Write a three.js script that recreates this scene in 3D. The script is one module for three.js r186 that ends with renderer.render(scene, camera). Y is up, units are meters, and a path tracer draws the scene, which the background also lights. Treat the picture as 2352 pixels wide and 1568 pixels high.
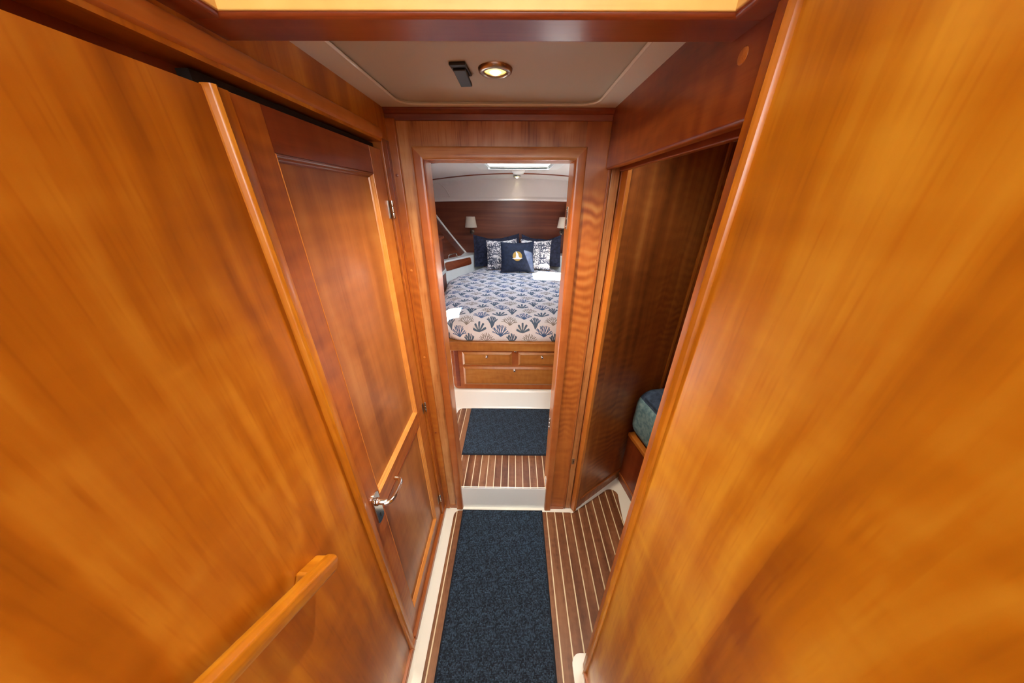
import * as THREE from 'three';
import { RoundedBoxGeometry } from 'three/addons/geometries/RoundedBoxGeometry.js';
import { mergeGeometries, toCreasedNormals, mergeVertices } from 'three/addons/utils/BufferGeometryUtils.js';

// ---------------------------------------------------------------- camera, sky, sun, exposure
const scene = new THREE.Scene();
const F = 651.5, IW = 2352, IH = 1568;
const camera = new THREE.PerspectiveCamera(2 * Math.atan(IH / 2 / F) * 180 / Math.PI, IW / IH, 0.02, 60);
camera.position.set(0, 1.68, 0);
{
  const m = new THREE.Matrix4().makeBasis(
    new THREE.Vector3(0.99994, 0.00544, -0.00963),
    new THREE.Vector3(-0.00915, 0.89645, -0.44306),
    new THREE.Vector3(0.00622, 0.44312, 0.89644));
  camera.quaternion.setFromRotationMatrix(m);
}
scene.add(camera);

const renderer = new THREE.WebGLRenderer({ antialias: true });
renderer.toneMapping = THREE.LinearToneMapping;
renderer.toneMappingExposure = 4.1;
renderer.shadowMap.enabled = true;

{ // hazy summer sky: pale blue overhead, milky towards the horizon, one grey-blue below
  const w = 64, h = 64, d = new Float32Array(w * h * 4);
  for (let j = 0; j < h; j++) {
    const e = Math.sin(((j + 0.5) / h - 0.5) * Math.PI);
    const k = Math.pow(Math.max(0, e), 0.55);
    let c = [1.55 - 0.8 * k, 1.55 - 0.6 * k, 1.5 - 0.25 * k];
    if (e < 0) c = [0.5, 0.52, 0.52];
    for (let i = 0; i < w; i++) d.set([...c, 1], (j * w + i) * 4);
  }
  const t = new THREE.DataTexture(d, w, h, THREE.RGBAFormat, THREE.FloatType);
  t.mapping = THREE.EquirectangularReflectionMapping; t.magFilter = THREE.LinearFilter; t.needsUpdate = true;
  scene.background = t;
  scene.backgroundIntensity = 2.6; scene.environmentIntensity = 2.6;
  scene.environment = t;
}
const sun = new THREE.DirectionalLight(new THREE.Color(1, 0.95, 0.86), 16);
sun.position.set(-4.5, 10.45, 2.8); sun.target.position.set(0, 0, 0); // high on the port quarter
sun.castShadow = true; Object.assign(sun.shadow.camera, { left: -5, right: 5, top: 5, bottom: -5, near: 1, far: 30 });
scene.add(sun, sun.target);

// ---------------------------------------------------------------- helpers
let seed = 7; const rnd = () => { seed = (seed * 1664525 + 1013904223) % 4294967296; return seed / 4294967296; };
const used = {};
const numbered = (n) => { const k = used[n] = (used[n] ?? -1) + 1; return k ? n + '_' + String(k).padStart(3, '0') : n; };
function tag(o, label, category, group) { o.userData.label = label; if (category) o.userData.category = category; if (group) o.userData.group = group; return o; }
function shade(m) { m.castShadow = m.receiveShadow = true; return m; }
function struct(name, label) { const g = new THREE.Group(); g.name = name; g.userData.kind = 'structure'; if (label) g.userData.label = label; scene.add(g); return g; }
function thing(name, label, category, [x, y, z], group) {
  const g = new THREE.Group(); g.name = numbered(name); g.position.set(x, y, z); tag(g, label, category, group); scene.add(g); return g;
}
const rootOf = (o) => { while (o.parent && o.parent !== scene) o = o.parent; return o; };
// geometry is given in the room's coordinates; it is shifted to the thing's base
function part(name, geo, mat, parent) {
  const r = rootOf(parent).position; geo.translate(-r.x, -r.y, -r.z);
  const m = shade(new THREE.Mesh(geo, mat)); m.name = name; parent.add(m); return m;
}
function boxUV(g, grain = 1, off = 0) {
  const p = g.attributes.position, n = g.attributes.normal, uv = new Float32Array(p.count * 2), P = [0, 0, 0], N = [0, 0, 0];
  for (let i = 0; i < p.count; i++) {
    P[0] = p.getX(i); P[1] = p.getY(i); P[2] = p.getZ(i); N[0] = Math.abs(n.getX(i)); N[1] = Math.abs(n.getY(i)); N[2] = Math.abs(n.getZ(i));
    const [a, b] = [0, 1, 2].filter((k) => k !== grain);
    const u = N[a] > N[b] ? P[b] : P[a];
    uv[2 * i] = u + off * 0.37; uv[2 * i + 1] = P[grain] + off * 0.61;
  }
  g.setAttribute('uv', new THREE.BufferAttribute(uv, 2)); return g;
}
let offk = 0;
// box between two corners, rounded edges, uv in metres with the grain along one axis
function box(x0, x1, y0, y1, z0, z1, r = 0.002, grain = 1, off = ++offk, seg = 2) {
  const w = x1 - x0, h = y1 - y0, d = z1 - z0;
  r = Math.min(r, Math.min(w, h, d) * 0.49);
  let g = r > 0 ? new RoundedBoxGeometry(w, h, d, seg, r) : new THREE.BoxGeometry(w, h, d).toNonIndexed();
  g.clearGroups(); g.translate((x0 + x1) / 2, (y0 + y1) / 2, (z0 + z1) / 2);
  return boxUV(g, grain, off);
}
const merge = (a) => { const l = a.map((g) => { const q = g.index ? g.toNonIndexed() : g; for (const k of Object.keys(q.attributes)) if (!['position', 'normal', 'uv'].includes(k)) q.deleteAttribute(k); q.clearGroups(); return q; }); return mergeGeometries(l); };
const v3 = (a) => new THREE.Vector3(...a);
// moulding swept along a polyline with mitred corners: profile = [[across, proud], ...]; returns one geometry per segment
function moulding(path, closed, profile, normal, crease = 0.6) {
  const N = v3(normal).normalize(), pts = path.map(v3), n = pts.length, S = closed ? n : n - 1, out = [], side = [];
  for (let i = 0; i < S; i++) side.push(new THREE.Vector3().crossVectors(N, pts[(i + 1) % n].clone().sub(pts[i]).normalize()));
  const mit = pts.map((_, i) => {
    const a = side[closed ? (i - 1 + S) % S : Math.max(0, i - 1)], b = side[closed ? i % S : Math.min(S - 1, i)];
    const m = a.clone().add(b).normalize(); return m.multiplyScalar(1 / Math.max(0.2, m.dot(a)));
  });
  for (let s = 0; s < S; s++) {
    const A = s, B = (s + 1) % n, pos = [], uv = [], ringA = [], ringB = []; ++offk;
    const T = pts[B].clone().sub(pts[A]).normalize();
    for (const [a, d] of profile) {
      ringA.push(pts[A].clone().addScaledVector(mit[A], a).addScaledVector(N, d));
      ringB.push(pts[B].clone().addScaledVector(mit[B], a).addScaledVector(N, d));
    }
    let u = offk * 0.137;
    const put = (p, uu) => { pos.push(p.x, p.y, p.z); uv.push(uu, p.clone().sub(pts[A]).dot(T) + offk * 0.41); };
    for (let k = 0; k + 1 < profile.length; k++) {
      const l = Math.hypot(profile[k + 1][0] - profile[k][0], profile[k + 1][1] - profile[k][1]);
      put(ringA[k], u); put(ringB[k + 1], u + l); put(ringB[k], u); put(ringA[k], u); put(ringA[k + 1], u + l); put(ringB[k + 1], u + l); u += l;
    }
    for (const [R, f] of [[ringA, 1], [ringB, -1]]) for (let k = 1; k + 1 < R.length; k++) {
      const tri = f > 0 ? [R[0], R[k + 1], R[k]] : [R[0], R[k], R[k + 1]]; tri.forEach((p) => put(p, u));
    }
    let g = new THREE.BufferGeometry();
    g.setAttribute('position', new THREE.Float32BufferAttribute(pos, 3)); g.setAttribute('uv', new THREE.Float32BufferAttribute(uv, 2));
    g.computeVertexNormals();
    // make sure the outside points along the normal side
    const nn = g.attributes.normal; let dot = 0; for (let i = 0; i < nn.count; i++) dot += N.x * nn.getX(i) + N.y * nn.getY(i) + N.z * nn.getZ(i);
    if (dot < 0) { const p = g.attributes.position, t = g.attributes.uv; for (let i = 0; i < p.count; i += 3) for (const q of [p, t]) for (let c = 0; c < q.itemSize; c++) { const x = q.array[(i + 1) * q.itemSize + c]; q.array[(i + 1) * q.itemSize + c] = q.array[(i + 2) * q.itemSize + c]; q.array[(i + 2) * q.itemSize + c] = x; } }
    out.push(toCreasedNormals(g, crease));
  }
  return out;
}
const bead = (w, h, n = 6, base = 0) => { const p = [[0, base]]; for (let i = 0; i <= n; i++) p.push([w / 2 - w / 2 * Math.cos(Math.PI * i / n), h * Math.sin(Math.PI * i / n) ]); p.push([w, base]); return p; };
// flat shape lying in xz (points [x, z]), top at y1, thickness t
function slabShape(pts, holes, y1, t, bevel = 0, grain = 2, off = ++offk) {
  const sh = new THREE.Shape(pts.map(([x, z]) => new THREE.Vector2(x, -z)));
  for (const h of holes) sh.holes.push(new THREE.Path(h.map(([x, z]) => new THREE.Vector2(x, -z))));
  const g = new THREE.ExtrudeGeometry(sh, { depth: t - 2 * bevel, bevelEnabled: bevel > 0, bevelSize: bevel, bevelOffset: -bevel, bevelThickness: bevel, bevelSegments: 2, steps: 1 });
  g.rotateX(-Math.PI / 2); g.translate(0, y1 - t + bevel, 0);
  return boxUV(g, grain, off);
}
function arc(cx, cz, r, a0, a1, n = 8) { const o = []; for (let i = 0; i <= n; i++) { const a = a0 + (a1 - a0) * i / n; o.push([cx + r * Math.cos(a), cz + r * Math.sin(a)]); } return o; }
function roundRect(x0, x1, y0, y1, r, n = 6) { const H = Math.PI / 2; return [...arc(x1 - r, y1 - r, r, 0, H, n), ...arc(x0 + r, y1 - r, r, H, 2 * H, n), ...arc(x0 + r, y0 + r, r, 2 * H, 3 * H, n), ...arc(x1 - r, y0 + r, r, 3 * H, 4 * H, n)]; }
// clip polygon [[x,z]] to x0 < x < x1
function clipX(poly, x0, x1) {
  const cut = (P, f, c) => { const o = []; for (let i = 0; i < P.length; i++) { const a = P[i], b = P[(i + 1) % P.length], fa = f * (a[0] - c), fb = f * (b[0] - c); if (fa >= 0) o.push(a); if (fa * fb < 0) { const t = fa / (fa - fb); o.push([a[0] + t * (b[0] - a[0]), a[1] + t * (b[1] - a[1])]); } } return o; };
  return cut(cut(poly, 1, x0), -1, x1);
}
function lathe(profile, at, axis = 'y', seg = 32) { // profile [[r, h]]
  const g = new THREE.LatheGeometry(profile.map(([r, h]) => new THREE.Vector2(r, h)), seg);
  if (axis === 'x') g.rotateZ(-Math.PI / 2); if (axis === 'z') g.rotateX(Math.PI / 2); if (axis === '-y') g.rotateX(Math.PI);  if (axis === '-x') g.rotateZ(Math.PI / 2);
  g.translate(...at); return g;
}
function tube(pts, r, seg = 40, rad = 12) { return new THREE.TubeGeometry(new THREE.CatmullRomCurve3(pts.map(v3), false, 'centripetal'), seg, r, rad); }

// ---------------------------------------------------------------- noise and textures
const hash = (x, y, s) => { let h = (x * 374761393 + y * 668265263 + s * 974711) | 0; h = Math.imul(h ^ (h >>> 13), 1274126177); return ((h ^ (h >>> 16)) >>> 0) / 4294967296; };
function vn(x, y, px, py, s) { // periodic value noise
  const xi = Math.floor(x), yi = Math.floor(y), fx = x - xi, fy = y - yi, u = fx * fx * (3 - 2 * fx), v = fy * fy * (3 - 2 * fy);
  const m = (a, p) => ((a % p) + p) % p, a = m(xi, px), b = m(xi + 1, px), c = m(yi, py), d = m(yi + 1, py);
  return (hash(a, c, s) * (1 - u) + hash(b, c, s) * u) * (1 - v) + (hash(a, d, s) * (1 - u) + hash(b, d, s) * u) * v;
}
const fbm = (x, y, px, py, s, o = 4) => { let t = 0, a = 0.5, n = 0; for (let i = 0; i < o; i++) { t += a * vn(x, y, px, py, s + i * 17); n += a; x *= 2; y *= 2; px *= 2; py *= 2; a *= 0.5; } return t / n; };
const sRGB = (h) => { const c = new THREE.Color(h); return [c.r, c.g, c.b]; };
function dataTex(w, h, f, su, sv, color = true) {
  const d = new Uint8Array(w * h * 4), o = [0, 0, 0];
  const enc = (x) => { x = Math.min(1, Math.max(0, x)); return 255 * (x <= 0.0031308 ? 12.92 * x : 1.055 * Math.pow(x, 1 / 2.4) - 0.055); };
  for (let j = 0; j < h; j++) for (let i = 0; i < w; i++) { f((i + 0.5) / w, (j + 0.5) / h, o); const k = (j * w + i) * 4; for (let c = 0; c < 3; c++) d[k + c] = color ? enc(o[c]) : 255 * Math.min(1, Math.max(0, o[c])); d[k + 3] = 255; }
  const t = new THREE.DataTexture(d, w, h); t.wrapS = t.wrapT = THREE.RepeatWrapping; t.magFilter = THREE.LinearFilter; t.minFilter = THREE.LinearMipmapLinearFilter; t.generateMipmaps = true;
  if (color) t.colorSpace = THREE.SRGBColorSpace; t.repeat.set(1 / su, 1 / sv); t.needsUpdate = true; return t;
}
// wood: dark, mid, light colours; streaks along v, tone bands, ripple figure, fine pores
function wood({ dark, mid, light, s = 1, w = 512, h = 1024, su = 0.55, sv = 1.7, streak = 0.5, band = 0.35, ripple = 0, pores = 0.25, rings = 0.2, rough = 0.36, coat = 0.35, mottle = 0.25, contrast = 1.9 }) {
  const D = sRGB(dark), M = sRGB(mid), L = sRGB(light), A = Math.max(2, Math.round(su * 14));
  const map = dataTex(w, h, (u, v, o) => {
    const wob = (fbm(u * 2, v * 3, 2, 3, s + 5, 3) - 0.5);
    const uu = u + wob * 0.10;
    const st = fbm(uu * A * 2, v * 3, A * 2, 3, s + 11, 5) - 0.5;
    const bd = fbm(uu * A * 0.5, v * 2, Math.max(1, Math.round(A * 0.5)), 2, s + 23, 3) - 0.5;
    const rg = Math.sin(Math.PI * 2 * (u * A + wob * 9)) * 0.5 * vn(u * 3, v * 4, 3, 4, s + 71);
    let rp = 0;
    if (ripple) rp = Math.sin(Math.PI * 2 * (v * 46 + 2.6 * fbm(u * 6, v * 6, 6, 6, s + 41, 3) + u * 3)) * vn(u * 8, v * 20, 8, 20, s + 3) * Math.max(0, vn(u * 2, v * 4, 2, 4, s + 9) * 1.8 - 0.45);
    const bl = (fbm(u * 5, v * 9, 5, 9, s + 91, 4) - 0.5) * 0.5;
    let t = streak * st * 1.6 + band * bd * 1.8 + rings * rg * 0.5 + ripple * rp + bl * mottle * 1.2 + mottle * 1.3 * (fbm(u * 8 + wob * 2, v * 60, 8, 60, s + 131, 3) - 0.5);
    const pr = vn(u * 260, v * 36, 260, 36, s + 55); t -= pores * Math.max(0, pr - 0.62) * 1.1;
    t = Math.max(-1, Math.min(1, t * contrast));
    for (let c = 0; c < 3; c++) o[c] = t < 0 ? M[c] + (D[c] - M[c]) * -t : M[c] + (L[c] - M[c]) * t;
  }, su, sv);
  return new THREE.MeshPhysicalMaterial({ map, roughness: rough, clearcoat: coat, clearcoatRoughness: 0.22, specularIntensity: 0.8 });
}
const W = {
  golden: wood({ dark: '#8e4a08', mid: '#ba6c12', light: '#e09a2e', s: 3, w: 1024, h: 1024, su: 0.9, sv: 1.9, streak: 0.75, band: 0.5, rings: 0.35, pores: 0.35, mottle: 0.18, contrast: 1.7 }),
  goldenRight: wood({ dark: '#9a5408', mid: '#ca8016', light: '#eaae34', s: 113, w: 1024, h: 1024, su: 0.9, sv: 1.9, streak: 0.75, band: 0.35, rings: 0.3, pores: 0.35, mottle: 0.22, contrast: 1.7 }),
  pale: wood({ dark: '#cf9a48', mid: '#e3b665', light: '#efcc88', s: 17, streak: 0.3, band: 0.2 }),  // lighter coaming wood: direct daylight on its faces put into the colour
  panel: wood({ dark: '#7e431a', mid: '#a5632c', light: '#bf8446', s: 29, w: 1024, h: 1024, su: 0.8, sv: 1.8, streak: 0.5, band: 0.6, rings: 0.12 }),
  stile: wood({ dark: '#7c3c10', mid: '#ae5f1e', light: '#ca8436', s: 47, ripple: 0.1 }),
  bulkhead: wood({ dark: '#84481f', mid: '#b4733c', light: '#ca9258', s: 61, streak: 0.8, pores: 0.9, band: 0.3, rings: 0.5 }),
  flame: wood({ dark: '#8c4414', mid: '#b5672a', light: '#cc8a48', s: 73, ripple: 0.55, streak: 0.3 }),
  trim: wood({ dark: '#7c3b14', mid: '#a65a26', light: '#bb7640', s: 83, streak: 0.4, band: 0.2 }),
  orange: wood({ dark: '#a2571c', mid: '#c4752c', light: '#d89248', s: 97, streak: 0.3, band: 0.2 }),
  litMoulding: wood({ dark: '#b86a26', mid: '#d68a3c', light: '#e8a860', s: 89, streak: 0.3, band: 0.2 }),  // lighter orange wood: light caught by the door mouldings put into the colour
  red: wood({ dark: '#5e200c', mid: '#853a17', light: '#a2542a', s: 103, streak: 0.5, band: 0.3 }),
  header: wood({ dark: '#5a200a', mid: '#8a3f16', light: '#b5662a', s: 131, w: 512, h: 1024, su: 0.5, sv: 1.2, streak: 0.5, band: 0.7, rings: 0.4 }),
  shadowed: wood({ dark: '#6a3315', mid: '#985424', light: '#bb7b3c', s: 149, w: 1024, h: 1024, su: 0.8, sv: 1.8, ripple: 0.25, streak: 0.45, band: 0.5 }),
  head: wood({ dark: '#431a0f', mid: '#6c3320', light: '#8a4d33', s: 163, su: 0.5, sv: 2.2, streak: 0.9, band: 0.2, rings: 0.1, contrast: 1.2, mottle: 0.1 }),
  drawer: wood({ dark: '#8c4d1c', mid: '#b0702f', light: '#c48a45', s: 179, su: 0.35, sv: 1.0, streak: 0.35, band: 0.5, rings: 0.35 }),
};
const teakTone = ['#845638', '#8c5e3e', '#7c4e30', '#926444'].map((c, k) => wood({ dark: '#58301a', mid: c, light: '#9c6c4a', s: 201 + k * 7, w: 256, h: 512, su: 0.2, sv: 0.9, streak: 0.7, pores: 0.7, band: 0.1, rings: 0.1, rough: 0.42, coat: 0.2 }));
const std = (color, roughness = 0.5, o = {}) => new THREE.MeshPhysicalMaterial({ color, roughness, ...o });
const M = {
  gelcoat: std('#f6f9f2', 0.3, { clearcoat: 0.5, clearcoatRoughness: 0.06 }),
  gelcoatGloss: std('#f0eae7', 0.22, { clearcoat: 0.8, clearcoatRoughness: 0.03 }),
  holly: std('#e6d8b4', 0.4),
  liner: std('#c6c3b4', 0.6), linerRim: std('#e2e2d4', 0.42, { clearcoat: 0.2 }),
  cabinLiner: std('#e4ddd8', 0.55),
  saloon: std('#c9bda6', 0.6),
  chrome: std('#d8d6d2', 0.12, { metalness: 1 }), steel: std('#b9b2a8', 0.28, { metalness: 1 }), darkSteel: std('#5c5148', 0.3, { metalness: 1 }),
  black: std('#151413', 0.45), gapDark: std('#1c120c', 0.8), white: std('#ecebe6', 0.35), shadeCloth: std('#e6d8c4', 0.9, { transmission: 0.3, thickness: 0 }),
  frame: std('#d6d5d0', 0.3), frosted: std('#f6f4ee', 0.95, { transmission: 0.6, thickness: 0 }),
  glass: std('#ffffff', 0.02, { transmission: 1, thickness: 0, ior: 1.3 }),
};
function bumpTex(w, h, f, su, sv) { return dataTex(w, h, (u, v, o) => { o[0] = o[1] = o[2] = f(u, v); }, su, sv, false); }
// looped carpet: dark navy with lighter speckle
{
  const rel = (u, v) => { const row = 0.5 + 0.5 * Math.sin(2 * Math.PI * (v * 40 + 0.8 * vn(u * 10, v * 10, 10, 10, 4))); return 0.35 * row * vn(u * 60, v * 40, 60, 40, 8) + 0.65 * fbm(u * 40, v * 40, 40, 40, 5, 3); };
  const A = sRGB('#0d1828'), B = sRGB('#4c6a86');
  M.rug = std('#ffffff', 0.95, { map: dataTex(512, 512, (u, v, o) => { const t = Math.pow(Math.max(0, Math.min(1, (rel(u, v) - 0.22) * 1.7)), 1.5); for (let c = 0; c < 3; c++) o[c] = A[c] + (B[c] - A[c]) * t; }, 0.17, 0.17), bumpMap: bumpTex(512, 512, rel, 0.17, 0.17), bumpScale: 0.004 });
  M.rugEdge = std('#17202e', 0.9);
}
function fabric(hex, hex2, s, o = {}) {
  const A = sRGB(hex), B = sRGB(hex2);
  return std('#ffffff', 0.9, { map: dataTex(256, 256, (u, v, c) => { const t = fbm(u * 12, v * 12, 12, 12, s, 4); const k = Math.max(0, Math.min(1, (t - 0.3) * 2)); for (let i = 0; i < 3; i++) c[i] = A[i] + (B[i] - A[i]) * k; }, 0.2, 0.2), bumpMap: bumpTex(256, 256, (u, v) => fbm(u * 50, v * 50, 50, 50, s + 3, 2), 0.2, 0.2), bumpScale: 0.0015, ...o });
}
M.sham = fabric('#1b2033', '#343a54', 301, { sheen: 0.5, sheenColor: new THREE.Color('#56608a'), sheenRoughness: 0.5 });
M.navy = fabric('#101b30', '#182642', 307, { roughness: 0.7, sheen: 0.3, sheenColor: new THREE.Color('#405a88'), sheenRoughness: 0.4 });
M.teal = fabric('#5d8796', '#8fb4be', 311, { sheen: 0.4, sheenColor: new THREE.Color('#6a90a0'), sheenRoughness: 0.5 });
M.blueTop = fabric('#2a3c56', '#475c78', 317);  // same cloth as the teal; darker nap shading put into the colour

// canvases: printed cloth
function canvasTex(w, h, draw, su, sv) {
  const c = document.createElement('canvas'); c.width = w; c.height = h; draw(c.getContext('2d'), w, h);
  const t = new THREE.CanvasTexture(c); t.colorSpace = THREE.SRGBColorSpace; t.wrapS = t.wrapT = THREE.RepeatWrapping; t.magFilter = THREE.LinearFilter; t.repeat.set(1 / su, 1 / sv); return t;
}
function branch(g, x, y, a, len, wd, depth, spread, kids = 2) {
  const x2 = x + Math.cos(a) * len, y2 = y + Math.sin(a) * len;
  g.lineWidth = wd; g.beginPath(); g.moveTo(x, y); g.quadraticCurveTo(x + Math.cos(a + 0.25) * len * 0.5, y + Math.sin(a + 0.25) * len * 0.5, x2, y2); g.stroke();
  if (depth > 0) for (let k = 0; k < kids; k++) branch(g, x2, y2, a + spread * ((k + 0.5) / kids - 0.5) * 2 + (rnd() - 0.5) * 0.3, len * (0.68 + rnd() * 0.2), wd * 0.74, depth - 1, spread * 0.9, kids);
}
function fan(g, x, y, r, col) { g.strokeStyle = col; g.lineCap = 'round'; for (let k = 0; k < 6; k++) { const a = -Math.PI / 2 + (k / 5 - 0.5) * 2.0; branch(g, x, y, a, r * 0.42, r * 0.10, 2, 0.45); } }
function leaves(g, x, y, r, col, n = 5) {
  g.fillStyle = col;
  for (let k = 0; k < n; k++) { const a = -Math.PI / 2 + (k / (n - 1) - 0.5) * 2.3, l = r * (0.85 + 0.25 * rnd()); g.save(); g.translate(x, y); g.rotate(a); g.beginPath(); g.moveTo(0, -r * 0.02); g.quadraticCurveTo(l * 0.55, -r * 0.16, l, -r * 0.13); g.quadraticCurveTo(l * 1.1, 0, l, r * 0.13); g.quadraticCurveTo(l * 0.5, r * 0.12, 0, r * 0.03); g.fill(); g.restore(); }
}
function fingers(g, x, y, r, col) { g.strokeStyle = col; g.lineCap = 'round'; for (let k = 0; k < 4; k++) { const a = -Math.PI / 2 + (k / 3 - 0.5) * 1.3; branch(g, x, y, a, r * 0.5, r * 0.17, 1, 0.5); } }
M.quilt = std('#ffffff', 0.85, { map: canvasTex(1024, 1024, (g, w, h) => {
  g.fillStyle = '#eae6e6'; g.fillRect(0, 0, w, h);
  g.strokeStyle = 'rgba(150,140,128,0.25)'; g.lineWidth = 1.5;
  for (let y = 0; y < h; y += 9) for (let x = 0; x < w;) { const l = 30 + rnd() * 140; g.beginPath(); g.moveTo(x, y + rnd() * 3); g.lineTo(x + l * 0.7, y + rnd() * 3); g.stroke(); x += l; }
  const at = (fx, fy, fn) => { for (const dx of [-1, 0, 1]) for (const dy of [-1, 0, 1]) { const s0 = seed; fn(fx * w + dx * w, fy * h + dy * h); if (dx < 1 || dy < 1) seed = s0; } };
  const sc = (a, b, kx, ky, fn) => { g.save(); g.translate(a, b); g.scale(kx, ky); fn(); g.restore(); };
  const row = (sx, y) => {
    at(sx + 0.60, y + 0.12, (a, b) => sc(a, b, 1, 1, () => { g.globalAlpha = 0.3; fan(g, 0, 0, 120, '#b9b4ae'); g.globalAlpha = 1; }));
    at(sx + 0.15, y + 0.29, (a, b) => sc(a, b, 0.86, 1.12, () => fan(g, 0, 0, 262, '#3f608c')));
    at(sx + 0.41, y + 0.55, (a, b) => sc(a, b, 0.62, 1.22, () => fingers(g, 0, 0, 305, '#526579')));
    at(sx + 0.82, y + 0.49, (a, b) => sc(a, b, 0.92, 1.3, () => { g.strokeStyle = '#91877d'; g.lineCap = 'round'; for (let k = 0; k < 6; k++) branch(g, 0, 0, -Math.PI / 2 + (k / 5 - 0.5) * 2.0, 126, 17, 1, 0.8, 3); }));
    at(sx + 0.12, y + 0.68, (a, b) => sc(a, b, 0.85, 1.2, () => leaves(g, 0, 0, 205, '#54677a')));
  };
  row(0, 0); row(0.46, 0.5);
}, 0.31, 0.285), bumpMap: bumpTex(256, 256, (u, v) => 0.6 * fbm(u * 5, v * 5, 5, 5, 401, 3) + 0.1 * vn(u * 100, v * 100, 100, 100, 9), 0.7, 0.7), bumpScale: 0.012 });
M.coral = std('#ffffff', 0.85, { map: canvasTex(512, 512, (g, w, h) => {
  g.fillStyle = '#e9e4df'; g.fillRect(0, 0, w, h); g.strokeStyle = '#222a40'; g.lineCap = 'round';
  for (let k = 0; k < 84; k++) { const x = (k % 9 + rnd()) * w / 9, y = (Math.floor(k / 9) + 0.3 + rnd()) * h / 9; for (let q = 0; q < 3; q++) branch(g, x, y, -Math.PI / 2 + (q - 1) * 1.1 + (rnd() - 0.5) * 0.8, 24, 7.5, 3, 0.75); }
}, 0.42, 0.42) });
M.emblem = (() => { return { gold: std('#c89a3c', 0.5), white: std('#f2efe9', 0.6), grey: std('#8d8f98', 0.6) }; })();

// ---------------------------------------------------------------- floor of the passage
const H = Math.PI / 2;
const H0 = Math.PI / 2;
const soleLine = [[-0.35, 0.4], ...arc(-0.315, -1.05, 0.035, Math.PI, Math.PI * 1.5, 6), [0.345, -1.080], [0.36, -1.076], [0.612, -1.233], ...arc(0.632, -1.193, 0.045, -2.2, -0.15, 7), [0.655, -1.05], [0.622, -0.44], [0.31, -0.44], [0.31, -0.482], ...arc(0.285, -0.448, 0.034, -H0, -2 * H0, 6), [0.251, 0.4]];
function planking(parent, outline, y, pitch, strip, x0, x1, phase) {
  let k = 0;
  for (let x = x0 + phase; x < x1; x += pitch, k++) {
    const p = clipX(outline, x, x + pitch - strip), s = clipX(outline, x + pitch - strip, x + pitch);
    if (p.length > 2) part('plank', slabShape(p, [], y, 0.012, 0, 2, k * 3 + 1), teakTone[Math.floor(rnd() * 4)], parent);
    if (s.length > 2) part('inlay_strip', slabShape(s, [], y + 0.0003, 0.012), M.holly, parent);
  }
}
const floor = struct('floor');
part('subfloor', box(-0.46, 1.9, -0.06, -0.012, -1.45, 0.8, 0, 2), M.saloon, floor);
part('liner_border', slabShape([[-0.44, 0.4], [-0.44, -1.12], [0.37, -1.12], [0.74, -1.37], [0.76, -1.2], [0.70, -0.4], [0.345, -0.4], [0.345, 0.4]], [soleLine], 0.004, 0.014, 0.0025), M.gelcoat, floor);
planking(floor, soleLine, 0.0, 0.049, 0.0055, -0.4, 0.70, 0.0215);
{ // low white cove along the walls
  const pr = [[0, 0.03], [0.004, 0.012], [0.012, 0.004], [0.022, 0.0], [0, 0]].map(([a, b]) => [-a, b]);
  part('cove', merge(moulding([[-0.405, 0.003, 0.4], [-0.405, 0.003, -1.10]], false, pr, [0, 1, 0])), M.gelcoat, floor);
}
// ---------------------------------------------------------------- forward cabin floor, one step up
const floorF = struct('floor_forward');
const FY = 0.18;
part('riser', box(-0.31, 0.21, 0, FY - 0.001, -1.16, -1.104, 0.006), M.gelcoat, floorF);
const soleF = [[-0.44, -1.106], [-0.455, -1.70], ...arc(-0.395, -1.765, 0.045, Math.PI, Math.PI * 1.5, 6), ...arc(0.43, -1.765, 0.045, -H, 0, 6), [0.475, -1.35], [0.33, -1.2], [0.33, -1.106]];
part('subfloor', slabShape([[-1.9, -1.115], [-1.9, -2.2], [1.9, -2.2], [0.9, -1.55], [0.37, -1.15], [0.30, -1.115]], [], FY - 0.012, 0.06), M.gelcoat, floorF);
part('liner_border', slabShape([[-0.9, -1.107], [-0.9, -1.9], [0.9, -1.9], [0.9, -1.62], [0.345, -1.16], [0.345, -1.107]], [soleF.map(([x, z]) => [x * 1.0001, Math.min(z, -1.109)])], FY + 0.002, 0.012, 0.002), M.gelcoat, floorF);
planking(floorF, soleF, FY, 0.0435, 0.0048, -0.47, 0.50, 0.012);

// ---------------------------------------------------------------- port wall of the passage
const wallL = struct('wall_left');
part('core', box(-0.50, -0.455, 0, 1.96, -1.14, 0.85, 0), W.red, wallL);
const nearL = part('panel', box(-0.46, -0.412, 0.0, 1.815, -0.484, 0.85, 0, 1, 0), W.golden, wallL);
// rounded corner post at the panel's forward edge
const postProfile = [[0, -0.04], [0, 0.003], [0.001, 0.0055], [0.003, 0.007], [0.020, 0.0075], [0.0225, 0.009], [0.025, 0.0125], [0.0285, 0.014], [0.032, 0.0125], [0.0345, 0.009], [0.0355, 0.003], [0.0355, -0.002]];
part('corner_post', merge(moulding([[-0.412, 1.817, -0.513], [-0.412, 0, -0.513]], false, postProfile.map(([a, d]) => [-a, d]), [1, 0, 0])), W.golden, wallL);
part('upper_panel', box(-0.455, -0.406, 1.84, 1.935, -1.10, 0.85, 0, 1, 2), W.golden, wallL);
part('cap_moulding', merge(moulding([[-0.408, 1.846, 0.85], [-0.408, 1.846, -1.032]], false, [[0, 0], [0.001, 0.004], [0.004, 0.0075], [0.010, 0.009], [0.022, 0.009], [0.026, 0.0075], [0.028, 0.004], [0.028, -0.035]].map(([a, d]) => [a, d]), [1, 0, 0])), W.orange, wallL);
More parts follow.
